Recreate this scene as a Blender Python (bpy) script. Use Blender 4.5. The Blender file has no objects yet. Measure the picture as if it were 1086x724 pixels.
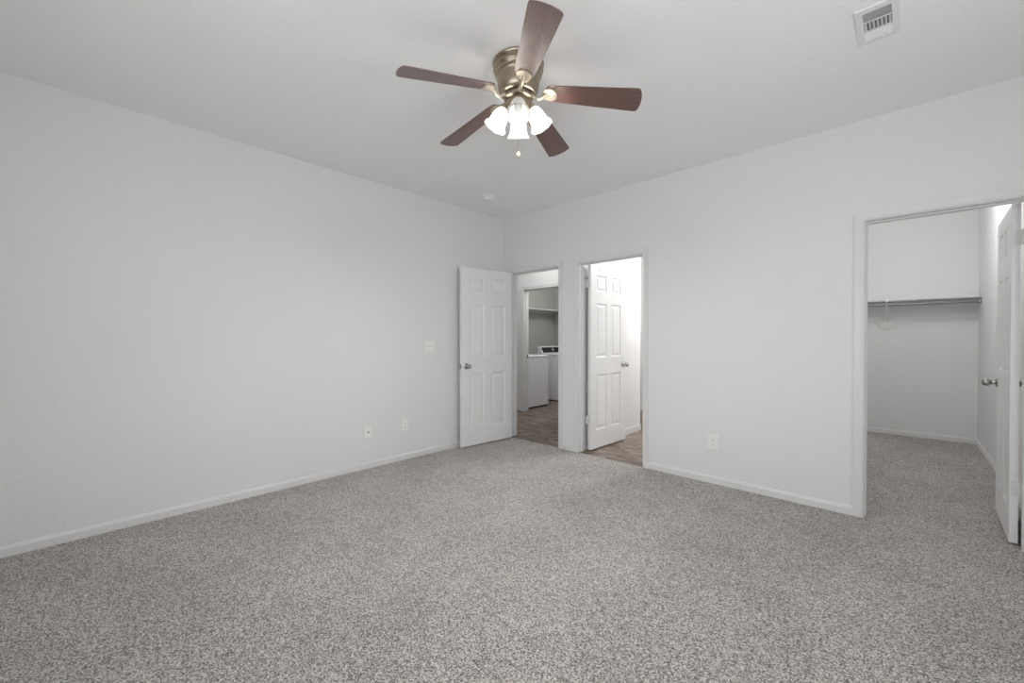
import bpy, bmesh, math, random
from mathutils import Vector, Matrix
random.seed(4)
PI = math.pi
C = bpy.context.scene.collection
S = bpy.context.scene

# ------------------------------------------------------------------ camera
H = 2.743                                   # ceiling height
yaw, pitch, roll = math.radians(-43.56), math.radians(-0.488), math.radians(0.035)
cd = bpy.data.cameras.new('camera'); cam = bpy.data.objects.new('camera', cd); C.objects.link(cam)
cd.sensor_width = 36; cd.lens = 435.64 / 1086 * 36; cd.clip_start = 0.02
fw = Vector((math.sin(yaw) * math.cos(pitch), math.cos(yaw) * math.cos(pitch), math.sin(pitch)))
rt = fw.cross(Vector((0, 0, 1))).normalized(); up = rt.cross(fw)
M = Matrix((rt, up, -fw)).transposed().to_4x4(); M.translation = Vector((3.691, -3.7275, 1.2425))
cam.matrix_world = M
S.camera = cam

# ------------------------------------------------------------------ world, light, exposure
S.view_settings.view_transform = 'Standard'; S.view_settings.look = 'None'
S.view_settings.gamma = 1; S.view_settings.use_curve_mapping = False
S.view_settings.exposure = 0.70
w = bpy.data.worlds.new('World'); S.world = w; w.use_nodes = True
w.node_tree.nodes['Background'].inputs[0].default_value = (0.80, 0.90, 1.0, 1)
w.node_tree.nodes['Background'].inputs[1].default_value = 1.0
S.cycles.max_bounces = 12; S.cycles.diffuse_bounces = 8

def area(name, loc, target, sx, sy, power, col=(1, 1, 1)):
    l = bpy.data.lights.new(name, 'AREA'); l.shape = 'RECTANGLE'; l.size = sx; l.size_y = sy
    l.energy = power; l.color = col
    o = bpy.data.objects.new(name, l); C.objects.link(o); o.location = loc
    o.rotation_euler = (Vector(target) - Vector(loc)).to_track_quat('-Z', 'Y').to_euler()
    return o
def point(name, loc, power, r=0.08, col=(1, 1, 1)):
    l = bpy.data.lights.new(name, 'POINT'); l.energy = power; l.shadow_soft_size = r; l.color = col
    o = bpy.data.objects.new(name, l); C.objects.link(o); o.location = loc
    return o
# added fill lights set just inside the two made-up windows out of view
area('daylight_south', (3.0, -4.36, 1.55), (3.0, 0, 2.6), 2.0, 1.35, 13, (1, 0.997, 0.992))
area('daylight_east', (4.86, -2.6, 1.55), (0, -2.4, 2.6), 1.5, 1.35, 15.5, (1, 0.997, 0.992))
LAMP_FAN, LAMP_CLOSET, LAMP_HALL, LAMP_LAUNDRY, LAMP_BATH = 800, 14, 7.5, 18, 36

# ------------------------------------------------------------------ materials
def mat(name, col, rough=0.5, metal=0.0, spec=0.5, coat=0.0):
    m = bpy.data.materials.new(name); m.use_nodes = True
    b = m.node_tree.nodes['Principled BSDF']
    b.inputs['Base Color'].default_value = (*col, 1); b.inputs['Roughness'].default_value = rough
    b.inputs['Metallic'].default_value = metal; b.inputs['Specular IOR Level'].default_value = spec
    b.inputs['Coat Weight'].default_value = coat
    return m
def nd(m, t, **k):
    n = m.node_tree.nodes.new(t)
    for a, v in k.items():
        if a in n.inputs: n.inputs[a].default_value = v
        else: setattr(n, a, v)
    return n
def ln(m, a, b): m.node_tree.links.new(a, b)
def bsdf(m): return m.node_tree.nodes['Principled BSDF']
def coords(m, scale=(1, 1, 1), rot=(0, 0, 0)):
    t = nd(m, 'ShaderNodeTexCoord'); mp = nd(m, 'ShaderNodeMapping'); mp.inputs['Scale'].default_value = scale
    mp.inputs['Rotation'].default_value = rot
    ln(m, t.outputs['Object'], mp.inputs[0]); return mp.outputs[0]
def ramp(m, fac, stops):
    r = nd(m, 'ShaderNodeValToRGB'); e = r.color_ramp.elements
    while len(e) < len(stops): e.new(0.5)
    for i, (p, c) in enumerate(stops):
        e[i].position = p; e[i].color = (*c, 1)
    ln(m, fac, r.inputs[0]); return r.outputs[0]
def bump(m, h, strength, dist):
    b = nd(m, 'ShaderNodeBump'); b.inputs['Strength'].default_value = strength; b.inputs['Distance'].default_value = dist
    ln(m, h, b.inputs['Height']); ln(m, b.outputs[0], bsdf(m).inputs['Normal']); return b

def plaster(name, col, scale, strength, dist):
    m = mat(name, col, 0.75, spec=0.25)
    v = coords(m)
    n = nd(m, 'ShaderNodeTexNoise', Scale=scale, Detail=3.0, Roughness=0.55); ln(m, v, n.inputs['Vector'])
    h = ramp(m, n.outputs['Fac'], [(0.42, (0, 0, 0)), (0.62, (1, 1, 1))])
    bump(m, h, strength, dist)
    return m
M_wall = plaster('wall_paint', (0.765, 0.765, 0.765), 55, 0.20, 0.002)
M_ceil = plaster('ceiling_paint', (0.90, 0.90, 0.90), 65, 0.32, 0.0025)
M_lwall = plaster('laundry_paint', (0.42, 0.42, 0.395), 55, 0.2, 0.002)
M_trim = mat('trim_paint', (0.73, 0.73, 0.73), 0.38, spec=0.4)
M_door = mat('door_paint', (0.80, 0.80, 0.80), 0.35, spec=0.4)
v = coords(M_door, (60, 60, 1.5)); n = nd(M_door, 'ShaderNodeTexNoise', Scale=3.0, Detail=3.0); ln(M_door, v, n.inputs['Vector'])
bump(M_door, n.outputs['Fac'], 0.12, 0.001)
M_hinge = mat('painted_hinge', (0.69, 0.69, 0.69), 0.35)  # darker than the door paint, standing for shading on the hinges
M_plastic = mat('white_plastic', (0.84, 0.84, 0.83), 0.35)
M_slot = mat('dark_slot', (0.05, 0.05, 0.05), 0.6)
M_nickel = mat('satin_nickel', (0.42, 0.41, 0.40), 0.22, 1.0)
M_brass = mat('antique_brass', (0.35, 0.295, 0.225), 0.33, 1.0)
M_iron = mat('pale_brass', (0.66, 0.60, 0.49), 0.35, 0.85)
M_dark = mat('black_rubber', (0.02, 0.02, 0.02), 0.6)  # also blackens the shaded gap under the laundry machines
M_shelf = mat('shelf_melamine', (0.66, 0.66, 0.66), 0.4)
M_rod = mat('rod_metal', (0.28, 0.28, 0.29), 0.4, 0.9)
M_wash = mat('appliance_enamel', (0.80, 0.80, 0.84), 0.28)
M_panel = mat('appliance_console', (0.010, 0.010, 0.012), 0.2)
M_mark = mat('console_print', (0.6, 0.6, 0.6), 0.5)
M_chrome = mat('chrome', (0.7, 0.7, 0.7), 0.12, 1.0)
M_vent = mat('vent_metal', (0.80, 0.80, 0.80), 0.45)
M_duct = mat('vent_dark', (0.17, 0.17, 0.17), 0.8)
M_frame = mat('window_vinyl', (0.8, 0.8, 0.8), 0.4)

# blade: walnut veneer, grain runs along the local x axis
M_blade = mat('walnut_blade', (0.1, 0.04, 0.03), 0.42, spec=0.6, coat=1.0)
bsdf(M_blade).inputs['Coat Roughness'].default_value = 0.42; bsdf(M_blade).inputs['Coat IOR'].default_value = 1.75
v = coords(M_blade, (3.0, 60, 20)); n = nd(M_blade, 'ShaderNodeTexNoise', Scale=4.0, Detail=6.0, Roughness=0.7); ln(M_blade, v, n.inputs['Vector'])
c = ramp(M_blade, n.outputs['Fac'], [(0.32, (0.036, 0.015, 0.011)), (0.5, (0.100, 0.036, 0.026)), (0.68, (0.21, 0.080, 0.055))])
ln(M_blade, c, bsdf(M_blade).inputs['Base Color'])
bump(M_blade, n.outputs['Fac'], 0.25, 0.0008)

# frosted glass shade
M_glass = bpy.data.materials.new('frosted_glass'); M_glass.use_nodes = True
nt = M_glass.node_tree; nt.nodes.clear()
out = nt.nodes.new('ShaderNodeOutputMaterial'); tr = nt.nodes.new('ShaderNodeBsdfTranslucent'); df = nt.nodes.new('ShaderNodeBsdfDiffuse')
gl = nt.nodes.new('ShaderNodeBsdfGlossy'); m1 = nt.nodes.new('ShaderNodeMixShader'); m2 = nt.nodes.new('ShaderNodeMixShader')
tr.inputs[0].default_value = (0.96, 0.955, 0.94, 1); df.inputs[0].default_value = (0.90, 0.90, 0.89, 1); gl.inputs['Roughness'].default_value = 0.3
m1.inputs[0].default_value = 0.77; nt.links.new(df.outputs[0], m1.inputs[1]); nt.links.new(tr.outputs[0], m1.inputs[2])
m2.inputs[0].default_value = 0.05; nt.links.new(m1.outputs[0], m2.inputs[1]); nt.links.new(gl.outputs[0], m2.inputs[2]); nt.links.new(m2.outputs[0], out.inputs[0])
def emit(name, col, st):
    m = bpy.data.materials.new(name); m.use_nodes = True; b = bsdf(m)
    b.inputs['Base Color'].default_value = (0.9, 0.9, 0.9, 1)
    b.inputs['Emission Color'].default_value = (*col, 1); b.inputs['Emission Strength'].default_value = st
    return m
M_bulboff = mat('white_bulb', (0.85, 0.85, 0.83), 0.3)
M_bulb = emit('lit_bulb', (1, 0.985, 0.955), LAMP_FAN)

# carpet: cut pile, warm grey yarn with dark gaps between the tufts
M_carpet = mat('carpet', (0.3, 0.29, 0.28), 0.95, spec=0.1)
bsdf(M_carpet).inputs['Sheen Weight'].default_value = 0.15
v = coords(M_carpet)
n1 = nd(M_carpet, 'ShaderNodeTexNoise', Scale=160.0, Detail=5.0, Roughness=0.9); ln(M_carpet, v, n1.inputs['Vector'])
n2 = nd(M_carpet, 'ShaderNodeTexNoise', Scale=2.2, Detail=4.0, Roughness=0.6); ln(M_carpet, v, n2.inputs['Vector'])
vo = nd(M_carpet, 'ShaderNodeTexVoronoi', Scale=175.0); ln(M_carpet, v, vo.inputs['Vector'])
sx = nd(M_carpet, 'ShaderNodeSeparateColor'); ln(M_carpet, vo.outputs['Color'], sx.inputs[0])
m_a = nd(M_carpet, 'ShaderNodeMath', operation='MULTIPLY_ADD'); ln(M_carpet, sx.outputs[0], m_a.inputs[0]); m_a.inputs[1].default_value = 0.16; m_a.inputs[2].default_value = -0.08
m_b = nd(M_carpet, 'ShaderNodeMath', operation='ADD'); ln(M_carpet, n1.outputs['Fac'], m_b.inputs[0]); ln(M_carpet, m_a.outputs[0], m_b.inputs[1])
c1 = ramp(M_carpet, m_b.outputs[0], [(0.40, (0.05, 0.045, 0.040)), (0.50, (0.375, 0.350, 0.326)), (0.60, (0.80, 0.762, 0.72))])
c2 = ramp(M_carpet, n2.outputs['Fac'], [(0.35, (0.90, 0.90, 0.90)), (0.65, (1.06, 1.06, 1.06))])
mx = nd(M_carpet, 'ShaderNodeMix', data_type='RGBA', blend_type='MULTIPLY'); mx.inputs[0].default_value = 1
ln(M_carpet, c1, mx.inputs[6]); ln(M_carpet, c2, mx.inputs[7]); ln(M_carpet, mx.outputs[2], bsdf(M_carpet).inputs['Base Color'])
bump(M_carpet, n1.outputs['Fac'], 0.7, 0.008)

# sheet vinyl: brown slate-like streaks in square tiles
M_vinyl = mat('brown_vinyl', (0.15, 0.12, 0.1), 0.42, spec=0.4)
v = coords(M_vinyl, (1.3, 4.0, 1), (0, 0, math.radians(25)))
n1 = nd(M_vinyl, 'ShaderNodeTexNoise', Scale=3.0, Detail=8.0, Roughness=0.68, Distortion=1.2); ln(M_vinyl, v, n1.inputs['Vector'])
c1 = ramp(M_vinyl, n1.outputs['Fac'], [(0.33, (0.070, 0.048, 0.036)), (0.50, (0.195, 0.150, 0.120)), (0.66, (0.42, 0.365, 0.315))])
br = nd(M_vinyl, 'ShaderNodeTexBrick', Scale=1.0); br.offset = 0.5
br.inputs['Brick Width'].default_value = 0.4; br.inputs['Row Height'].default_value = 0.4; br.inputs['Mortar Size'].default_value = 0.004
br.inputs['Color1'].default_value = (0.92, 0.92, 0.92, 1); br.inputs['Color2'].default_value = (1, 1, 1, 1); br.inputs['Mortar'].default_value = (0.7, 0.7, 0.7, 1)
ln(M_vinyl, coords(M_vinyl, (1, 1, 1), (0, 0, math.radians(45))), br.inputs['Vector'])
mx = nd(M_vinyl, 'ShaderNodeMix', data_type='RGBA', blend_type='MULTIPLY'); mx.inputs[0].default_value = 1
ln(M_vinyl, c1, mx.inputs[6]); ln(M_vinyl, br.outputs['Color'], mx.inputs[7]); ln(M_vinyl, mx.outputs[2], bsdf(M_vinyl).inputs['Base Color'])

# ------------------------------------------------------------------ helpers
def obj(name, bm, m, parent=None, loc=None, smooth=False, angle=35):
    me = bpy.data.meshes.new(name)
    bmesh.ops.remove_doubles(bm, verts=bm.verts, dist=1e-6)
    bmesh.ops.recalc_face_normals(bm, faces=bm.faces)
    bm.to_mesh(me); bm.free()
    for mm in (m if isinstance(m, (list, tuple)) else [m]): me.materials.append(mm)
    o = bpy.data.objects.new(name, me); C.objects.link(o)
    if parent is not None: o.parent = parent
    if loc is not None: o.location = loc
    if smooth:
        a = math.radians(angle)
        for p in me.polygons: p.use_smooth = True
        b2 = bmesh.new(); b2.from_mesh(me)
        for e in b2.edges:
            if len(e.link_faces) == 2 and e.calc_face_angle(0) > a: e.smooth = False
        b2.to_mesh(me); b2.free()
    return o
def tag(o, label, cat, group=None, kind=None):
    o['label'] = label; o['category'] = cat
    if group: o['group'] = group
    if kind: o['kind'] = kind
    return o
def thing(name, label, cat, loc=(0, 0, 0), rz=0, group=None, kind=None):
    o = bpy.data.objects.new(name, None); C.objects.link(o); o.location = loc; o.rotation_euler = (0, 0, rz)
    o.empty_display_size = 0.1
    return tag(o, label, cat, group, kind)
def copy_tree(o, parent=None):
    c = o.copy(); C.objects.link(c)
    if parent is not None: c.parent = parent
    for ch in list(o.children): copy_tree(ch, c)
    return c
def box(bm, x0, x1, y0, y1, z0, z1, bev=0, seg=2, mi=0):
    vs = [bm.verts.new((x, y, z)) for x in (x0, x1) for y in (y0, y1) for z in (z0, z1)]
    fs = [bm.faces.new([vs[i] for i in q]) for q in ((0, 1, 3, 2), (4, 6, 7, 5), (0, 4, 5, 1), (2, 3, 7, 6), (0, 2, 6, 4), (1, 5, 7, 3))]
    for f in fs: f.material_index = mi
    if bev:
        es = list({e for f in fs for e in f.edges})
        r = bmesh.ops.bevel(bm, geom=es, offset=bev, segments=seg, affect='EDGES', profile=0.5)
        for f in r['faces']: f.material_index = mi
    return vs
def lathe(bm, prof, mtx=Matrix(), n=40, cap0=True, cap1=True, mi=0):
    rings = []
    for r, z in prof:
        rings.append([bm.verts.new(mtx @ Vector((r * math.cos(2 * PI * i / n), r * math.sin(2 * PI * i / n), z))) for i in range(n)])
    for a, b in zip(rings, rings[1:]):
        for i in range(n):
            f = bm.faces.new((a[i], a[(i + 1) % n], b[(i + 1) % n], b[i])); f.material_index = mi
    if cap0: bm.faces.new(rings[0][::-1]).material_index = mi
    if cap1: bm.faces.new(rings[-1]).material_index = mi
def tube(bm, pts, r, n=10, rs=None):
    pts = [Vector(p) for p in pts]; rings = []
    prev = None
    for i, p in enumerate(pts):
        d = (pts[min(i + 1, len(pts) - 1)] - pts[max(i - 1, 0)]).normalized()
        a = d.orthogonal().normalized() if prev is None else (prev - d * prev.dot(d)).normalized()
        prev = a; b = d.cross(a); rr = rs[i] if rs else r
        rings.append([bm.verts.new(p + rr * (a * math.cos(2 * PI * k / n) + b * math.sin(2 * PI * k / n))) for k in range(n)])
    for A, B in zip(rings, rings[1:]):
        for k in range(n): bm.faces.new((A[k], A[(k + 1) % n], B[(k + 1) % n], B[k]))
    bm.faces.new(rings[0][::-1]); bm.faces.new(rings[-1])
def rotdir(d, loc=(0, 0, 0)):               # local +z onto d
    q = Vector(d).to_track_quat('Z', 'Y').to_matrix().to_4x4(); q.translation = Vector(loc); return q
def wall_mesh(axis, a0, a1, t0, t1, z0, z1, holes):
    """one wall slab along axis ('x' or 'y') from a0 to a1, thickness t0..t1, with rectangular holes (a,b,za,zb)"""
    A = sorted({a0, a1, *[h[0] for h in holes], *[h[1] for h in holes]})
    Z = sorted({z0, z1, *[h[2] for h in holes], *[h[3] for h in holes]})
    def solid(i, k):
        if i < 0 or k < 0 or i >= len(A) - 1 or k >= len(Z) - 1: return False
        ca, cz = (A[i] + A[i + 1]) / 2, (Z[k] + Z[k + 1]) / 2
        return not any(h[0] < ca < h[1] and h[2] < cz < h[3] for h in holes)
    bm = bmesh.new()
    P = lambda a, t, z: bm.verts.new((a, t, z) if axis == 'x' else (t, a, z))
    for i in range(len(A) - 1):
        for k in range(len(Z) - 1):
            if not solid(i, k): continue
            a, b, c, d = A[i], A[i + 1], Z[k], Z[k + 1]
            for t in (t0, t1): bm.faces.new([P(a, t, c), P(b, t, c), P(b, t, d), P(a, t, d)])
            if not solid(i - 1, k): bm.faces.new([P(a, t0, c), P(a, t1, c), P(a, t1, d), P(a, t0, d)])
            if not solid(i + 1, k): bm.faces.new([P(b, t0, c), P(b, t1, c), P(b, t1, d), P(b, t0, d)])
            if not solid(i, k - 1): bm.faces.new([P(a, t0, c), P(b, t0, c), P(b, t1, c), P(a, t1, c)])
            if not solid(i, k + 1): bm.faces.new([P(a, t0, d), P(b, t0, d), P(b, t1, d), P(a, t1, d)])
    return bm
def struct(name, bm, m, label, cat, **k):
    return tag(obj(name, bm, m, **k), label, cat, kind='structure')

# ------------------------------------------------------------------ shell
T = 0.115
XE, YS = 4.90, -4.42                        # east and south walls of the bedroom
DH = 2.045                                  # door opening height
O1 = (0.120, 0.872); O2 = (1.150, 1.882); O3 = (3.503, 4.212)   # hall, bath, closet openings in the back wall
J = 0.018                                   # jamb board thickness
YH = 1.43                                   # hall's far wall
OL = (-0.935, -0.175)                       # laundry opening in it
def hole(o): return (o[0] - J, o[1] + J, -0.01, DH + J)

b = bmesh.new(); box(b, 0, XE, YS, 0.0, -0.1, 0.0); box(b, 2.60, 4.33, 0.0, 3.50, -0.1, 0.0); box(b, O2[1] + J, 2.60, 0, 0.05, -0.1, 0)
struct('floor', b, M_carpet, 'warm grey cut pile carpet covering the bedroom and the closet', 'floor')
b = bmesh.new(); box(b, -2.1, 2.60, 0.012, 3.65, -0.1, -0.004)
struct('floor', b, M_vinyl, 'brown streaked vinyl floor beyond the two left doorways', 'floor')
b = bmesh.new(); box(b, -0.12, XE + 0.12, YS - 0.12, T, H, H + 0.1)
struct('ceiling', b, M_ceil, 'white lightly textured ceiling of the bedroom', 'ceiling')
b = bmesh.new(); box(b, -2.1, 4.45, T, 3.65, H, H + 0.1)
struct('ceiling', b, M_ceil, 'white ceiling over hall, laundry and closet behind the doorways', 'ceiling')

struct('wall_left', wall_mesh('y', YS - .12, 0, -0.12, 0, -0.05, H, []), M_wall, 'long plain white wall on the left', 'wall')
struct('wall_back', wall_mesh('x', -2.1, XE + .12, 0, T, -0.05, H, [hole(O1), hole(O2), hole(O3)]), M_wall, 'white wall with three doorways', 'wall')
WS = (1.9, 4.1, 0.85, 2.25); WE = (-3.4, -1.8, 0.85, 2.25)
struct('wall_front', wall_mesh('x', -0.12, XE + .12, YS - 0.12, YS, -0.05, H, [WS]), M_wall, 'white window wall behind the camera', 'wall')
struct('wall_right', wall_mesh('y', YS, 0, XE, XE + 0.12, -0.05, H, [WE]), M_wall, 'white window wall to the right of the camera', 'wall')
# hall, laundry
struct('wall_hall', wall_mesh('x', -2.1, 0.985, YH, YH + T, -0.05, H, [(OL[0] - J, OL[1] + J, -0.01, DH + J)]), M_wall, 'bright hall wall with the laundry doorway in it', 'wall')
struct('wall_hall', wall_mesh('y', T, YH, -2.1, -1.98, -0.05, H, []), M_wall, 'far end wall of the hall', 'wall')
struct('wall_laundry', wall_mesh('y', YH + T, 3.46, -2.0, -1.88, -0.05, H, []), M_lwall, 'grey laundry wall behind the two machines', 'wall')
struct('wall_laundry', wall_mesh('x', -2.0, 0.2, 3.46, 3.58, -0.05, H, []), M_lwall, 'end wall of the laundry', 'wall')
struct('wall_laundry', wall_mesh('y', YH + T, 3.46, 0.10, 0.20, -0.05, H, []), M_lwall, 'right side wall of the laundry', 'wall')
# bath
struct('wall_bath', wall_mesh('y', T, 1.48, 0.985, 1.128, -0.05, H, []), M_wall, 'white side wall behind the middle open door', 'wall')
struct('wall_bath', wall_mesh('x', 0.20, 2.60, 2.90, 3.02, -0.05, H, []), M_wall, 'far white wall beyond the middle doorway', 'wall')
struct('wall_bath', wall_mesh('y', T, 2.90, 2.48, 2.60, -0.05, H, []), M_wall, 'right white wall beyond the middle doorway', 'wall')
# closet
struct('wall_closet', wall_mesh('x', 2.60, 4.45, 3.50, 3.62, -0.05, H, []), M_wall, 'back wall of the closet behind its shelf', 'wall')
struct('wall_closet', wall_mesh('y', T, 3.50, 4.33, 4.45, -0.05, H, []), M_wall, 'right wall of the closet behind its door', 'wall')
struct('wall_closet', wall_mesh('y', T, 3.50, 2.601, 2.70, -0.05, H, []), M_wall, 'left wall of the closet', 'wall')

# baseboards: small profile with an eased top
def baseboard(name, p0, p1, nrm, label, h=0.062, t=0.011):
    p0, p1, nrm = Vector((*p0, 0)), Vector((*p1, 0)), Vector((*nrm, 0))
    prof = [(0, 0), (t, 0), (t, h - 0.016), (t * 0.72, h - 0.010), (t * 0.5, h - 0.002), (0.002, h), (0, h)]
    b = bmesh.new(); R = []
    for p in (p0, p1): R.append([b.verts.new(p + nrm * a + Vector((0, 0, z))) for a, z in prof])
    n = len(prof)
    for i in range(n): b.faces.new((R[0][i], R[0][(i + 1) % n], R[1][(i + 1) % n], R[1][i]))
    b.faces.new(R[0]); b.faces.new(R[1][::-1])
    return struct(name, b, M_trim, label, 'baseboard')
CW = 0.060                                   # casing width
baseboard('baseboard_left', (0, YS), (0, 0), (1, 0), 'white baseboard along the long left wall')
baseboard('baseboard_back', (O1[1] + CW, 0), (O2[0] - CW, 0), (0, -1), 'short white baseboard between the two left doorways')
baseboard('baseboard_back', (O2[1] + CW, 0), (O3[0] - CW, 0), (0, -1), 'white baseboard between the middle doorway and the closet')
baseboard('baseboard_back', (O3[1] + CW, 0), (XE, 0), (0, -1), 'white baseboard to the right of the closet doorway')
baseboard('baseboard_front', (0.011, YS), (XE - 0.011, YS), (0, 1), 'white baseboard on the wall behind the camera')
baseboard('baseboard_right', (XE, YS), (XE, -0.011), (-1, 0), 'white baseboard on the wall right of the camera')
baseboard('baseboard_closet', (2.701, 3.50), (4.33, 3.50), (0, -1), 'white baseboard along the closet back wall')
baseboard('baseboard_closet', (4.33, T + .001), (4.33, 3.489), (-1, 0), 'white baseboard along the closet right wall')
baseboard('baseboard_closet', (2.70, T + .001), (2.70, 3.489), (1, 0), 'white baseboard along the closet left wall')
baseboard('baseboard_bath', (1.128, T + .001), (1.128, 1.48), (1, 0), 'white baseboard on the side wall behind the middle door', h=0.085)
baseboard('baseboard_hall', (-1.98, YH), (OL[0] - CW, YH), (0, -1), 'white baseboard left of the laundry doorway')
baseboard('baseboard_hall', (OL[1] + CW, YH), (0.985, YH), (0, -1), 'white baseboard right of the laundry doorway')

# door frames: jamb boards with stop, casing mitred round both faces
def door_trim(name, o, y0, y1, label, stop_side, both=True, strike=None):
    root = thing(name, label, 'door frame', ((o[0] + o[1]) / 2, y0, 0), kind='structure')
    cx = (o[0] + o[1]) / 2
    x0, x1 = o[0] - cx, o[1] - cx; d = y1 - y0
    b = bmesh.new()
    box(b, x0 - J, x0, 0, d, 0, DH); box(b, x1, x1 + J, 0, d, 0, DH); box(b, x0 - J, x1 + J, 0, d, DH, DH + J)
    sy0, sy1 = (0.040, 0.072) if stop_side < 0 else (d - 0.072, d - 0.040)
    box(b, x0, x0 + 0.010, sy0, sy1, 0, DH); box(b, x1 - 0.010, x1, sy0, sy1, 0, DH); box(b, x0 + .010, x1 - .010, sy0, sy1, DH - 0.010, DH)
    obj('jamb', b, M_trim, root)
    rv = 0.005                               # reveal
    prof = [(0, 0), (0, 0.009), (0.006, 0.012), (0.012, 0.0115), (0.018, 0.009), (0.040, 0.014), (0.052, 0.016), (CW - rv, 0.016), (CW - rv, 0)]
    for s, yy in ((-1, 0), (1, d)):
        if s == 1 and not both: continue
        b = bmesh.new(); rings = []
        for (px, pz, dx, dz) in ((x0 - rv, 0, -1, 0), (x0 - rv, DH + rv, -1, 1), (x1 + rv, DH + rv, 1, 1), (x1 + rv, 0, 1, 0)):
            rings.append([b.verts.new((px + dx * a, yy + s * t, pz + dz * a)) for a, t in prof])
        n = len(prof)
        for A, B in zip(rings, rings[1:]):
            for i in range(n): b.faces.new((A[i], A[(i + 1) % n], B[(i + 1) % n], B[i]))
        b.faces.new(rings[0]); b.faces.new(rings[-1][::-1])
        obj('casing', b, M_trim, root)
    if strike:
        sx, sy, sz, nx = strike
        b = bmesh.new(); xx = (x0 if nx > 0 else x1)
        box(b, min(xx, xx + nx * 0.002), max(xx, xx + nx * 0.002), sy - 0.014, sy + 0.014, sz - 0.029, sz + 0.029, 0.0005, 1)
        box(b, min(xx, xx + nx * 0.003), max(xx, xx + nx * 0.003), sy - 0.007, sy + 0.007, sz - 0.013, sz + 0.013, mi=1)
        s_ = obj('strike_plate', b, [M_nickel, M_slot], root)
    return root
door_trim('trim_1', O1, 0, T, 'white casing around the hall doorway nearest the room corner', 1, strike=(0, 0.022, 0.93, -1))
door_trim('trim_2', O2, 0, T, 'white casing around the middle doorway with the half open door', -1)
door_trim('trim_3', O3, 0, T, 'wide white casing around the closet doorway at right', -1)
door_trim('trim_4', OL, YH, YH + T, 'white casing around the laundry doorway across the hall', -1, strike=(0, 0.09, 0.93, 1))

# ------------------------------------------------------------------ doors
def leaf_bm(wd, t=0.035, h=2.03, z0=0.014):
    st, mu = 0.112, 0.105
    pw = (wd - 2 * st - mu) / 2
    xs = [(st, st + pw), (wd - st - pw, wd - st)]
    zs = [(0.205, 0.820), (1.010, 1.615), (1.745, 1.930)]
    X = sorted({0, wd, *[v for q in xs for v in q]}); Z = sorted({0, h, *[v for q in zs for v in q]})
    bm = bmesh.new()
    for side in (0, 1):
        f = lambda x, dep, z: bm.verts.new((x, (dep if side == 0 else t - dep), z0 + z))
        for i in range(len(X) - 1):
            for k in range(len(Z) - 1):
                a, b_, c, d = X[i], X[i + 1], Z[k], Z[k + 1]
                if any(abs(a - q[0]) < 1e-6 for q in xs) and any(abs(c - q[0]) < 1e-6 for q in zs):
                    rings = []
                    for ins, dep in ((0, 0), (0.005, 0.004), (0.013, 0.008), (0.020, 0.0085), (0.042, 0.0025), (0.046, 0.0018)):
                        rings.append([f(a + ins, dep, c + ins), f(b_ - ins, dep, c + ins), f(b_ - ins, dep, d - ins), f(a + ins, dep, d - ins)])
                    for A, B in zip(rings, rings[1:]):
                        for j in range(4): bm.faces.new((A[j], A[(j + 1) % 4], B[(j + 1) % 4], B[j]))
                    bm.faces.new(rings[-1])
                else:
                    bm.faces.new([f(a, 0, c), f(b_, 0, c), f(b_, 0, d), f(a, 0, d)])
    V = lambda x, y, z: bm.verts.new((x, y, z0 + z))
    for x in (0, wd):
        for c, d in zip(Z, Z[1:]): bm.faces.new([V(x, 0, c), V(x, t, c), V(x, t, d), V(x, 0, d)])
    for z in (0, h):
        for a, b_ in zip(X, X[1:]): bm.faces.new([V(a, 0, z), V(b_, 0, z), V(b_, t, z), V(a, t, z)])
    return bm
KNOB = [(0.032, 0), (0.032, 0.004), (0.027, 0.008), (0.014, 0.011), (0.0105, 0.016), (0.0100, 0.024), (0.013, 0.028), (0.0195, 0.034),
        (0.0245, 0.043), (0.0258, 0.052), (0.0240, 0.062), (0.0185, 0.070), (0.010, 0.0745), (0.002, 0.0755)]
def door(name, wd, pin, ang, side, label, knob_scale=(1, 1), hooks=False, hinges=(0.34, 1.84)):
    """pin: hinge end of the leaf, x runs along the leaf to its free edge; side +1: leaf's thickness grows to local +y"""
    root = thing(name, label, 'door', (pin[0], pin[1], 0), ang, kind='structure')
    t = 0.035
    lf = obj('door_leaf', leaf_bm(wd), M_door, root)
    if side < 0: lf.location.y = -t
    y0, y1 = (0, t) if side > 0 else (-t, 0)
    for yy, s, sc in ((y0, -1, knob_scale[0]), (y1, 1, knob_scale[1])):
        b = bmesh.new(); lathe(b, [(r, z * sc) for r, z in KNOB], rotdir((0, s, 0), (wd - 0.066, yy, 0.925)), 28)
        k = obj('door_knob', b, M_nickel, root, smooth=True); k['label'] = 'oval satin nickel knob'
    b = bmesh.new(); box(b, wd - 0.0005, wd + 0.0015, (y0 + y1) / 2 - 0.0125, (y0 + y1) / 2 + 0.0125, 0.925 - 0.028, 0.925 + 0.028, 0.0004, 1)
    box(b, wd, wd + 0.009, (y0 + y1) / 2 - 0.006, (y0 + y1) / 2 + 0.006, 0.925 - 0.008, 0.925 + 0.008, 0.002, 1)
    obj('latch_plate', b, M_nickel, root)
    return root
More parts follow.
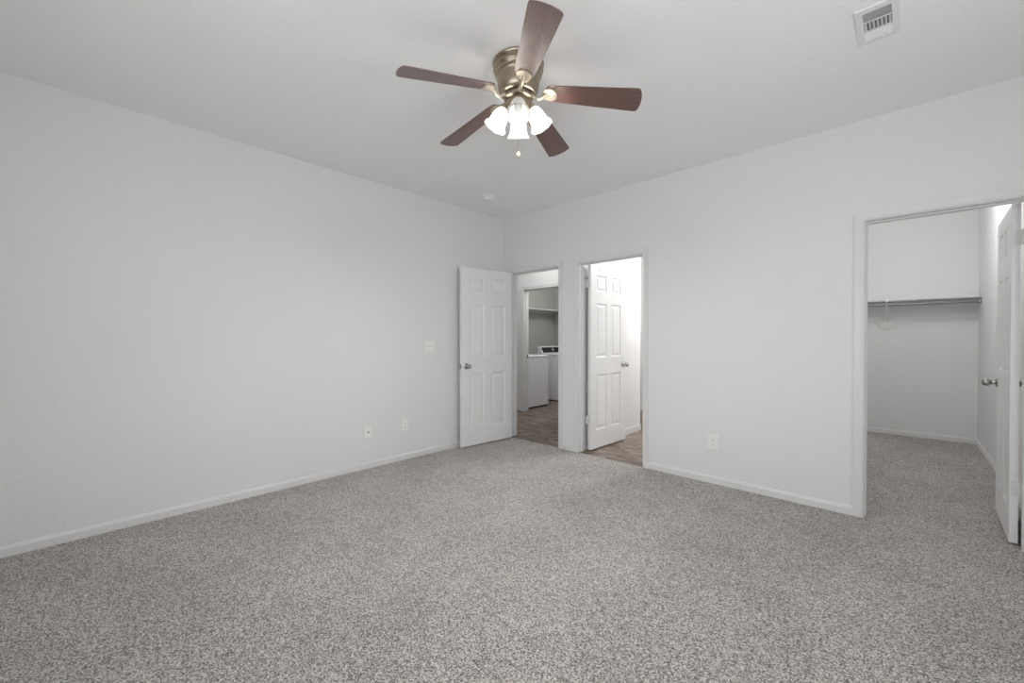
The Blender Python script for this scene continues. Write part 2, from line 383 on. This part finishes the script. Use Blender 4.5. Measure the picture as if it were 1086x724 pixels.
def add_hinge(root, zc, ky, px, jamb):
    """knuckle at local (px, ky); leaf plate on the hinge edge (local x=0); jamb plate from 'jamb' = world-free local box"""
    b = bmesh.new()
    for i in range(5): lathe(b, [(0.0055, 0), (0.0062, 0.001), (0.0062, 0.0168), (0.0055, 0.0178)], Matrix.Translation((px, ky, zc - 0.0445 + i * 0.0178)), 14)
    lathe(b, [(0.004, 0), (0.005, 0.004), (0.001, 0.007)], Matrix.Translation((px, ky, zc + 0.0445)), 12)
    box(b, -0.0045, 0.0, min(ky, ky * 0.15), max(ky, ky * 0.15), zc - 0.0445, zc + 0.0445, 0.0008, 1)
    if jamb: box(b, *jamb, zc - 0.0445, zc + 0.0445, 0.0006, 1)
    obj('hinge', b, M_hinge, root)

# door 1: opened into the bedroom, its back close to the left wall
a1 = math.atan2(-0.755, -0.066)
d1 = door('door_1', 0.752, (0.182, -0.040), a1, -1, 'white six panel door swung back against the left wall', knob_scale=(0.75, 1))
for z in (0.34, 1.84): add_hinge(d1, z, -0.040, -0.004, None)
# door 2: opened into the bath beside its side wall
a2 = math.atan2(0.73, 0.030)
d2 = door('door_2', 0.728, (1.2165, 0.124), a2, 1, 'white six panel door standing open inside the middle doorway', knob_scale=(1, 0.8))
for z in (0.34, 1.84): add_hinge(d2, z, 0.0510, -0.004, (-0.042, -0.006, 0.0645, 0.0662))
# door 3: opened into the closet
a3 = math.atan2(0.70, 0.022)
d3 = door('door_3', 0.702, (4.161, 0.124), a3, -1, 'white six panel closet door seen nearly edge on at the right', knob_scale=(1, 1))
for z in (0.34, 1.84): add_hinge(d3, z, -0.0440, -0.004, (-0.042, -0.006, -0.0505, -0.0485))

def hook_bm(bm, x, y, z, s=1):
    tube(bm, [(x, y, z + 0.022), (x, y - 0.004 * s, z + 0.012), (x, y - 0.005 * s, z - 0.012), (x, y - 0.014 * s, z - 0.020), (x, y - 0.022 * s, z - 0.012)], 0.0026, 8)
for hx in (0.165, 0.575):
    b = bmesh.new(); hook_bm(b, hx, -0.001, 2.005); h_ = obj('coat_hook', b, M_nickel, d2, smooth=True)

# ------------------------------------------------------------------ door stop, plates, detector, vent
def screw(bm, y, z, x=0.0): lathe(bm, [(0.0035, 0), (0.003, 0.0012), (0.001, 0.0015)], rotdir((1, 0, 0), (x, y, z)), 10)
def plate(name, label, cat, loc, rz, wd, ht, kind, group=None):
    """wall plate: local x out of the wall, y along it"""
    root = thing(name, label, cat, loc, rz, group)
    b = bmesh.new(); box(b, 0, 0.0065, -wd / 2, wd / 2, -ht / 2, ht / 2, 0.003, 3); obj('cover_plate', b, M_plastic, root)
    if kind == 'outlet':
        for z in (0.0195, -0.0195):
            b = bmesh.new()
            prof = [(0.0172 * math.cos(a) if abs(math.cos(a)) < 2 else 0, 0.0172 * math.sin(a)) for a in [2 * PI * i / 28 for i in range(28)]]
            P0 = [b.verts.new((0.006, max(-0.0165, min(0.0165, p)), z + max(-0.014, min(0.014, q)))) for p, q in prof]
            P1 = [b.verts.new((0.0085, max(-0.0165, min(0.0165, p)), z + max(-0.014, min(0.014, q)))) for p, q in prof]
            for i in range(28): b.faces.new((P0[i], P0[(i + 1) % 28], P1[(i + 1) % 28], P1[i]))
            b.faces.new(P1)
            r_ = obj('receptacle', b, M_plastic, root)
            b = bmesh.new()
            box(b, 0.0083, 0.0088, -0.0075, -0.0050, z - 0.002, z + 0.008); box(b, 0.0083, 0.0088, 0.0050, 0.0075, z - 0.001, z + 0.0065)
            lathe(b, [(0.0027, 0.0083), (0.0027, 0.0088)], rotdir((1, 0, 0), (0, 0, z - 0.008)), 12)
            obj('slots', b, M_slot, r_)
        b = bmesh.new(); screw(b, 0, 0, 0.0065); obj('screw', b, M_plastic, root)
    if kind == 'switch2':
        for y, tilt in ((-0.023, 1), (0.023, -1)):
            b = bmesh.new(); box(b, 0.006, 0.0075, y - 0.006, y + 0.006, -0.0125, 0.0125, 0.0006, 1)
            o_ = obj('toggle_slot', b, M_shelf, root)
            b = bmesh.new(); vs = box(b, 0.006, 0.017, y - 0.0042, y + 0.0042, -0.005, 0.005, 0)
            for v_ in vs:
                if v_.co.x > 0.01: v_.co.z = v_.co.z * 0.7 + 0.007 * tilt
            obj('toggle', b, M_plastic, root)
            for z in (0.030, -0.030):
                b = bmesh.new(); screw(b, y, z, 0.0065); obj('screw', b, M_plastic, root)
    if kind == 'coax':
        b = bmesh.new(); lathe(b, [(0.0075, 0.006), (0.0075, 0.0105), (0.0048, 0.0108), (0.0048, 0.018), (0.0042, 0.0185)], rotdir((1, 0, 0), (0, 0, -0.004)), 12)
        j_ = obj('jack', b, M_slot, root, smooth=True); j_['label'] = 'dark round cable jack'
        for z in (0.042, -0.042):
            b = bmesh.new(); screw(b, 0, z, 0.0065); obj('screw', b, M_shelf, root)
    return root
plate('light_switch', 'white double toggle switch plate on the left wall near the open door', 'light switch', (0, -1.141, 1.154), 0, 0.116, 0.116, 'switch2')
plate('wall_jack', 'white wall plate with one dark cable jack, low on the left wall', 'wall jack', (0, -1.842, 0.350), 0, 0.072, 0.116, 'coax')
plate('power_outlet', 'white duplex outlet low on the left wall, nearer the open door', 'outlet', (0, -1.443, 0.350), 0, 0.072, 0.116, 'outlet')
plate('power_outlet', 'white duplex outlet low on the wall between middle doorway and closet', 'outlet', (2.522, 0, 0.352), -PI / 2, 0.080, 0.126, 'outlet')

ds = thing('door_stop', 'small dark door stop on the baseboard beside the open door', 'door stop', (0.011, -0.722, 0.040))
b = bmesh.new(); lathe(b, [(0.012, 0), (0.012, 0.004), (0.005, 0.006), (0.005, 0.030)], rotdir((1, 0, 0)), 16); obj('base', b, M_nickel, ds, smooth=True)
b = bmesh.new(); lathe(b, [(0.005, 0.030), (0.010, 0.031), (0.011, 0.040), (0.008, 0.045), (0.002, 0.047)], rotdir((1, 0, 0)), 16); obj('rubber_tip', b, M_dark, ds, smooth=True)

wh = thing('wall_hook', 'tiny metal hook on the hall wall above the laundry doorway', 'hook', (-0.560, YH, 2.385))
b = bmesh.new(); hook_bm(b, 0, -0.001, 0); obj('hook', b, M_nickel, wh, smooth=True)

sd = thing('smoke_detector', 'round white smoke detector on the ceiling near the corner', 'smoke detector', (0.503, -0.739, H))
b = bmesh.new(); lathe(b, [(0.070, 0), (0.070, -0.010), (0.067, -0.013), (0.058, -0.014)], n=48); obj('mounting_ring', b, M_plastic, sd, smooth=True)
b = bmesh.new(); lathe(b, [(0.055, -0.012), (0.056, -0.022), (0.051, -0.036), (0.044, -0.043), (0.028, -0.046), (0.024, -0.044), (0.004, -0.044)], n=48)
obj('cover', b, M_plastic, sd, smooth=True)
b = bmesh.new(); lathe(b, [(0.011, -0.043), (0.011, -0.0475), (0.009, -0.0485)], Matrix.Translation((0.018, -0.014, 0)), 20); obj('test_button', b, M_shelf, sd)

# ceiling register: x 3.52..3.67, y -1.25..-.955
vt = thing('ceiling_vent', 'white three section air register on the ceiling at upper right', 'air vent', (3.597, -1.105, H))
hx, hy = 0.0765, 0.150
b = bmesh.new(); ix, iy = 0.050, 0.115
for x0, x1, y0, y1 in ((-hx, -ix, -hy, hy), (ix, hx, -hy, hy), (-ix, ix, -hy, -iy), (-ix, ix, iy, hy), (-ix, ix, -0.045, -0.036), (-ix, ix, 0.036, 0.045)):
    box(b, x0, x1, y0, y1, -0.006, 0)
o_ = obj('frame', b, M_vent, vt)
b = bmesh.new(); box(b, -ix, ix, -iy, iy, -0.0012, -0.0004); obj('duct_opening', b, M_duct, vt)
def louver(bm, axis, pos, a0, a1, tilt, wd=0.010):
    c_, s_ = math.cos(tilt), math.sin(tilt)
    q = []
    for u, vv in ((-wd / 2, -0.0005), (wd / 2, -0.0005), (wd / 2, 0.0005), (-wd / 2, 0.0005)):
        q.append((pos + u * c_ - vv * s_, -0.0055 + u * s_ + vv * c_))
    A = [bm.verts.new((a0, p, z) if axis == 'x' else (p, a0, z)) for p, z in q]
    B = [bm.verts.new((a1, p, z) if axis == 'x' else (p, a1, z)) for p, z in q]
    for i in range(4): bm.faces.new((A[i], A[(i + 1) % 4], B[(i + 1) % 4], B[i]))
    bm.faces.new(A); bm.faces.new(B[::-1])
b = bmesh.new()
for i in range(7): louver(b, 'x', -0.110 + i * 0.0103, -ix, ix, math.radians(52), 0.0085)
o_ = obj('louver_bank', b, M_vent, vt)
b = bmesh.new()
for i in range(7): louver(b, 'x', 0.050 + i * 0.0103, -ix, ix, math.radians(-40), 0.0092)
obj('louver_bank', b, M_vent, vt)
b = bmesh.new()
for i in range(7): louver(b, 'y', -0.043 + i * 0.0143, -0.036, 0.036, math.radians(-42), 0.0115)
obj('louver_bank', b, M_vent, vt)
b = bmesh.new(); box(b, 0.012, 0.020, 0.118, 0.134, -0.014, -0.006, 0.002, 2); obj('damper_lever', b, M_vent, vt)
b = bmesh.new(); lathe(b, [(0.004, -0.006), (0.003, -0.008), (0.001, -0.0083)], Matrix.Translation((0.0, -0.133, 0)), 12); obj('screw', b, M_shelf, vt)

# ------------------------------------------------------------------ closet shelf, rod, lamp
CB = 3.50
cs = thing('closet_shelf', 'long white shelf on the closet back wall above the hanging rod', 'shelf', (3.515, CB, 1.70))
b = bmesh.new(); box(b, -0.813, 0.813, -0.305, -0.001, 0, 0.018, 0.001, 1); obj('shelf_board', b, M_shelf, cs)
b = bmesh.new(); box(b, -0.813, 0.813, -0.019, -0.001, -0.045, -0.001, 0.001, 1); obj('cleat', b, M_trim, cs)
b = bmesh.new(); X = 0.030
box(b, X - 0.014, X + 0.014, -0.004, -0.001, -0.235, -0.001, 0.001, 1)             # wall plate
box(b, X - 0.012, X + 0.012, -0.290, -0.004, -0.004, -0.0005, 0.001, 1)             # arm under the board
box(b, X - 0.010, X + 0.010, -0.310, -0.306, -0.010, 0.020, 0.001, 1)               # lip at the front edge
tube(b, [(X, -0.005, -0.225), (X, -0.09, -0.17), (X, -0.18, -0.105), (X, -0.25, -0.060), (X, -0.275, -0.02), (X, -0.275, -0.003)], 0.007, 10)
obj('shelf_bracket', b, M_plastic, cs, smooth=True)
b = bmesh.new()
tube(b, [(X + 0.060 * math.sin(t_) * (1 if abs(t_) < 2.6 else 0.5), -0.010, -0.285 - 0.052 * math.cos(t_)) for t_ in [-2.9 + 5.8 * i / 24 for i in range(25)]], 0.006, 8)
obj('bracket_loop', b, M_plastic, cs, smooth=True)
b = bmesh.new(); tube(b, [(X, -0.262, -0.012), (X, -0.262, -0.050), (X, -0.272, -0.066), (X, -0.290, -0.066), (X, -0.302, -0.050)], 0.005, 8); obj('rod_hook', b, M_plastic, cs, smooth=True)

rd = thing('closet_rod', 'thin metal hanging rod under the closet shelf', 'clothes rod', (3.515, CB - 0.283, 1.654))
b = bmesh.new(); lathe(b, [(0.0125, -0.811), (0.0125, 0.811)], rotdir((1, 0, 0)), 24); obj('pole', b, M_rod, rd, smooth=True)
for s in (-1, 1):
    b = bmesh.new(); lathe(b, [(0.024, 0), (0.024, 0.004), (0.0175, 0.006), (0.0165, 0.022), (0.0135, 0.022)], rotdir((-s, 0, 0), (s * 0.8148, 0, 0)), 24)
    obj('socket', b, M_nickel, rd, smooth=True)

def dome(name, label, loc, r, power):
    t = thing(name, label, 'ceiling light', loc)
    b = bmesh.new(); lathe(b, [(r, 0), (r, -0.012), (r * 0.93, -0.022)], n=40); obj('base', b, M_brass, t, smooth=True)
    b = bmesh.new(); lathe(b, [(r * 0.92, -0.020)] + [(r * 0.9 * math.cos(k * PI / 16), -0.022 - 0.075 * math.sin(k * PI / 16)) for k in range(8)] + [(0.004, -0.098)], n=40)
    obj('glass_shade', b, M_glass, t, smooth=True)
    point(name + '_glow', (loc[0], loc[1], loc[2] - 0.17), power, 0.09, (1, 0.992, 0.98))
dome('dome_light', 'small dome light on the closet ceiling', (3.70, 1.80, H), 0.13, LAMP_CLOSET)
dome('dome_light', 'small dome light on the hall ceiling', (-0.30, 0.75, H), 0.13, LAMP_HALL)
dome('dome_light', 'small dome light on the laundry ceiling', (-0.30, 2.30, H), 0.13, LAMP_LAUNDRY)
dome('dome_light', 'small dome light on the ceiling behind the middle doorway', (2.0, 1.95, H), 0.13, LAMP_BATH)

# ------------------------------------------------------------------ laundry machines (front faces +x)
def machine(name, label, loc):
    t = thing(name, label, 'washing machine', loc, 0, 'laundry machines')
    W2, D, HT = 0.342, 0.66, 0.93
    b = bmesh.new(); box(b, -D + 0.02, -0.03, -W2 + 0.02, W2 - 0.02, 0.0, 0.030); obj('base', b, M_dark, t)  # black block put in for the shade in the gap below the cabinet
    b = bmesh.new(); box(b, -D, 0, -W2, W2, 0.024, HT - 0.030, 0.010, 3); obj('cabinet', b, M_wash, t)
    b = bmesh.new(); box(b, -D, 0.006, -W2 - 0.001, W2 + 0.001, HT - 0.026, HT, 0.009, 3); tp = obj('top_panel', b, M_wash, t)
    b = bmesh.new(); box(b, -D + 0.18, -0.035, -W2 + 0.05, W2 - 0.05, HT, HT + 0.007, 0.003, 2); obj('lid', b, M_wash, t)
    # console: wedge with a slanted face
    b = bmesh.new(); prof = [(-D + 0.150, HT), (-D + 0.075, HT + 0.140), (-D + 0.030, HT + 0.148), (-D, HT + 0.130), (-D, HT)]
    A = [b.verts.new((x, -W2 + 0.004, z)) for x, z in prof]; B = [b.verts.new((x, W2 - 0.004, z)) for x, z in prof]
    for i in range(5): b.faces.new((A[i], A[(i + 1) % 5], B[(i + 1) % 5], B[i]))
    b.faces.new(A); b.faces.new(B[::-1])
    bmesh.ops.bevel(b, geom=b.edges[:], offset=0.006, segments=2, affect='EDGES')
    cn = obj('console', b, M_wash, t)
    # slanted frame on the console face: u across, v up the slope
    p0 = Vector((-D + 0.150, 0, HT)); vv = Vector((-0.075, 0, 0.140)).normalized(); nn = Vector((0.140, 0, 0.075)).normalized()
    Pt = lambda u, v_, d: p0 + Vector((0, u, 0)) + vv * v_ + nn * d
    b = bmesh.new()
    q = [(-W2 + 0.035, 0.022), (W2 - 0.035, 0.022), (W2 - 0.020, 0.138), (-W2 + 0.020, 0.138)]
    A = [b.verts.new(Pt(u, v_, 0.001)) for u, v_ in q]; B = [b.verts.new(Pt(u, v_, 0.004)) for u, v_ in q]
    for i in range(4): b.faces.new((A[i], A[(i + 1) % 4], B[(i + 1) % 4], B[i]))
    b.faces.new(B); pn = obj('control_panel', b, M_panel, t); pn['label'] = 'black glossy control panel'
    b = bmesh.new(); m_ = rotdir(nn, Pt(0.02, 0.080, 0.004)); lathe(b, [(0.034, 0), (0.034, 0.004), (0.028, 0.006), (0.026, 0.022), (0.022, 0.025)], m_, 28)
    obj('dial', b, M_chrome, pn, smooth=True)
    for u in (-0.22, -0.14, 0.15, 0.22):
        for v_ in (0.075,):
            b = bmesh.new(); A = [b.verts.new(Pt(u + i, v_ + j, 0.0046)) for i, j in ((0, 0), (0.016, 0), (0.016, 0.005), (0, 0.005))]; b.faces.new(A); obj('print_mark', b, M_mark, pn)
    return t
machine('washing_machine', 'nearer white laundry machine, its plain front beside the doorway jamb', (-1.05, 1.900, -0.004))
machine('washing_machine', 'farther white laundry machine with black slanted control panel and dial', (-1.05, 3.035, -0.004))
ls = thing('laundry_shelf', 'white wall shelf above the laundry machines', 'shelf', (-1.88, 2.5, 1.81))
b = bmesh.new()
pts = [(0, YH + T - 2.498), (0.30, YH + T - 2.498), (0.30, 0.658), (0.62, 0.658), (0.62, 0.958), (0, 0.958)]
A = [b.verts.new((x, y, 0)) for x, y in pts]; B = [b.verts.new((x, y, 0.022)) for x, y in pts]
for i in range(6): b.faces.new((A[i], A[(i + 1) % 6], B[(i + 1) % 6], B[i]))
b.faces.new(A); b.faces.new(B[::-1]); obj('shelf_board', b, M_shelf, ls)
b = bmesh.new(); box(b, 0, 0.018, YH + T - 2.498, 0.958, -0.040, 0); obj('cleat', b, M_shelf, ls)

# ------------------------------------------------------------------ unseen windows, added to go with the fill lights
def window(name, cx, cy, rz, wd, z0, z1, label):
    t = thing(name, label, 'window', (cx, cy, z0), rz, kind='structure')
    h = z1 - z0; b = bmesh.new(); f = 0.045
    for q in ((-wd / 2, -wd / 2 + f, 0, h), (wd / 2 - f, wd / 2, 0, h), (-wd / 2 + f, wd / 2 - f, 0, f), (-wd / 2 + f, wd / 2 - f, h - f, h), (-0.02, 0.02, f, h - f)):
        box(b, q[0], q[1], -0.03, 0.03, q[2], q[3], 0.003, 1)
    obj('window_frame', b, M_frame, t)
    g = bpy.data.materials.get('window_glass')
    if g is None:
        g = mat('window_glass', (1, 1, 1), 0.02); bsdf(g).inputs['Transmission Weight'].default_value = 1; bsdf(g).inputs['IOR'].default_value = 1.45
    for a_, c_ in ((-wd / 2 + f, -0.02), (0.02, wd / 2 - f)):
        b = bmesh.new(); box(b, a_, c_, -0.003, 0.003, f, h - f); obj('pane', b, g, t)
    b = bmesh.new(); box(b, -wd / 2 - 0.03, wd / 2 + 0.03, 0.055, 0.11, -0.022, 0.0, 0.003, 2); obj('window_sill', b, M_trim, t)
window('window_1', (WS[0] + WS[1]) / 2, YS - 0.06, 0, WS[1] - WS[0], WS[2], WS[3], 'wide window behind the camera')
window('window_2', XE + 0.06, (WE[0] + WE[1]) / 2, PI / 2, WE[1] - WE[0], WE[2], WE[3], 'window to the right of the camera')

# ------------------------------------------------------------------ ceiling fan
FX, FY = 2.159, -2.066
fan = thing('ceiling_fan', 'brass ceiling fan with five walnut blades and four lit glass shades', 'ceiling fan', (FX, FY, H))
b = bmesh.new(); lathe(b, [(0.132, 0), (0.139, -0.004), (0.141, -0.012), (0.136, -0.020), (0.131, -0.023), (0.136, -0.029), (0.137, -0.044), (0.130, -0.052), (0.124, -0.060)], n=64, cap1=True)
obj('canopy', b, M_brass, fan, smooth=True)
b = bmesh.new(); lathe(b, [(0.122, -0.058), (0.128, -0.063), (0.127, -0.072), (0.120, -0.078), (0.116, -0.084), (0.115, -0.110), (0.112, -0.135), (0.106, -0.155), (0.098, -0.168), (0.088, -0.174), (0.070, -0.175)], n=64)
obj('motor_housing', b, M_brass, fan, smooth=True)
b = bmesh.new(); lathe(b, [(0.068, -0.172), (0.068, -0.180), (0.078, -0.182), (0.078, -0.200), (0.066, -0.206)], n=48)
obj('flywheel', b, M_brass, fan, smooth=True)
b = bmesh.new(); lathe(b, [(0.056, -0.204), (0.064, -0.210), (0.066, -0.222), (0.063, -0.250), (0.060, -0.256), (0.060, -0.268), (0.050, -0.276), (0.034, -0.284), (0.022, -0.300), (0.010, -0.312), (0.003, -0.316)], n=48)
obj('switch_housing', b, M_brass, fan, smooth=True)
ZB = -0.1514                                  # blade plane at the axis; the blades droop outwards
DROOP = 0.120; SAG = (0.045, 0.0, 0.0, 0.0, -0.045)
def outline(pts_half):
    return pts_half + [(x, -y) for x, y in pts_half[::-1]]
def blade_bm():
    half = [(0.150, 0.020), (0.155, 0.036), (0.165, 0.047), (0.183, 0.053)]
    for i in range(1, 8): half.append((0.183 + 0.432 * i / 7, 0.053 + 0.021 * i / 7))
    half += [(0.632, 0.0745), (0.641, 0.071), (0.648, 0.060), (0.654, 0.040), (0.6575, 0.018)]
    o_ = outline(half); bm = bmesh.new(); t = 0.0055
    A = [bm.verts.new((x, y, -t / 2)) for x, y in o_]; B = [bm.verts.new((x, y, t / 2)) for x, y in o_]
    n = len(o_)
    for i in range(n): bm.faces.new((A[i], A[(i + 1) % n], B[(i + 1) % n], B[i]))
    bm.faces.new(A[::-1]); bm.faces.new(B)
    return bm
def iron_bm():
    bm = bmesh.new()
    # shield under the blade root
    half = [(0.134, 0.010), (0.140, 0.022), (0.152, 0.033), (0.172, 0.039), (0.192, 0.036), (0.207, 0.025), (0.213, 0.009)]
    o_ = outline(half); n = len(o_)
    A = [bm.verts.new((x, y, -0.0115)) for x, y in o_]; B = [bm.verts.new((x, y, -0.0035)) for x, y in o_]
    for i in range(n): bm.faces.new((A[i], A[(i + 1) % n], B[(i + 1) % n], B[i]))
    bm.faces.new(B); fa = bm.faces.new(A[::-1])
    r = bmesh.ops.inset_region(bm, faces=[fa], thickness=0.006, depth=-0.003)
    tube(bm, [(0.070, 0, -0.030), (0.086, 0, -0.026), (0.098, 0, -0.030), (0.112, 0, -0.038), (0.128, 0, -0.036), (0.142, 0, -0.024), (0.158, 0, -0.014), (0.180, 0, -0.010)], 0.008, 12, rs=[0.010, 0.009, 0.008, 0.008, 0.009, 0.010, 0.010, 0.005])
    for p in ((0.160, 0.021), (0.160, -0.021), (0.197, 0)):
        lathe(bm, [(0.0055, -0.011), (0.005, -0.0145), (0.002, -0.0155)], Matrix.Translation((p[0], p[1], 0)), 12)
    return bm
PITCH = math.radians(-13)
bl0 = ir0 = None
for k in range(5):
    a = math.radians(34.6 + 72 * k)
    mt = Matrix.Translation((0, 0, ZB)) @ Matrix.Rotation(a, 4, 'Z') @ Matrix.Rotation(DROOP + SAG[k], 4, 'Y') @ Matrix.Rotation(PITCH, 4, 'X')
    if k == 0:
        bl0 = obj('fan_blade', blade_bm(), M_blade, fan); bl = bl0
        ir0 = obj('blade_bracket', iron_bm(), M_iron, fan, smooth=True); ir = ir0
    else:
        bl = bl0.copy(); C.objects.link(bl); ir = ir0.copy(); C.objects.link(ir)
    bl.matrix_local = mt; ir.matrix_local = mt
# light kit
azc = math.radians(-47.7)
TL = math.radians(28)
SH = [(0.020, 0.000), (0.026, 0.004), (0.032, 0.014), (0.038, 0.030), (0.0415, 0.048), (0.0435, 0.066), (0.0475, 0.082), (0.0545, 0.094), (0.0600, 0.100)]
SH = [(r * 1.07, z * 1.08) for r, z in SH]
def shade_bm():
    bm = bmesh.new(); n = 48; rings = []
    full = SH + [(r - 0.0025, z - 0.0005) for r, z in SH[::-1]]
    for r, z in full:
        k_ = max(0, (z - 0.075) / 0.025)
        rings.append([bm.verts.new(((r + 0.0018 * k_ * math.cos(8 * t_)) * math.cos(t_), (r + 0.0018 * k_ * math.cos(8 * t_)) * math.sin(t_), z)) for t_ in [2 * PI * i / n for i in range(n)]])
    for A, B in zip(rings, rings[1:]):
        for i in range(n): bm.faces.new((A[i], A[(i + 1) % n], B[(i + 1) % n], B[i]))
    return bm
def bulb_bm():
    bm = bmesh.new(); lathe(bm, [(0.010, 0.012), (0.011, 0.024), (0.017, 0.036), (0.0215, 0.050), (0.0205, 0.062), (0.014, 0.072), (0.003, 0.0765)], n=24); return bm
first = None
for k in range(4):
    a = azc + k * PI / 2
    d = Vector((math.cos(a) * math.sin(TL), math.sin(a) * math.sin(TL), -math.cos(TL)))
    rr = 0.078; base = Vector((rr * math.cos(a), rr * math.sin(a), -0.250))
    mt = rotdir(d, base)
    b = bmesh.new()
    lathe(b, [(0.010, -0.030), (0.020, -0.024), (0.0235, -0.008), (0.0235, 0.006)], mt, 24)
    c2, s2 = math.cos(a), math.sin(a)
    tube(b, [(0.050 * c2, 0.050 * s2, -0.232), (0.060 * c2, 0.060 * s2, -0.226), tuple(base - d * 0.028)], 0.009, 12)
    obj('lamp_arm', b, M_brass, fan, smooth=True)
    if first is None:
        sh = obj('lamp_shade', shade_bm(), M_glass, fan, smooth=True); sh['label'] = 'frosted glass bell shade'
        bu = obj('bulb', bulb_bm(), M_bulb, fan, smooth=True); first = (sh, bu)
    else:
        sh = first[0].copy(); C.objects.link(sh); bu = first[1].copy(); bu.data = lit; C.objects.link(bu)
    sh.matrix_local = mt; bu.matrix_local = mt
    if k == 0:                               # the bulb facing the camera is not lit
        lit = bu.data; bu.data = bu.data.copy(); bu.data.materials[0] = M_bulboff; bu['label'] = 'white bulb, not lit'
    else: bu['label'] = 'white bulb, lit'
b = bmesh.new(); tube(b, [(0.004, -0.004, -0.305), (0.004, -0.004, -0.480)], 0.0012, 6)
for i in range(46): lathe(b, [(0.0005, -0.0018), (0.0019, 0), (0.0005, 0.0018)], Matrix.Translation((0.004, -0.004, -0.308 - i * 0.0038)), 6)
pc = obj('pull_chain', b, M_iron, fan)
b = bmesh.new(); lathe(b, [(0.002, 0), (0.006, -0.004), (0.005, -0.010), (0.010, -0.018), (0.012, -0.027), (0.009, -0.035), (0.003, -0.039)], Matrix.Translation((0.004, -0.004, -0.478)), 20)
obj('chain_pull', b, M_iron, pc, smooth=True)
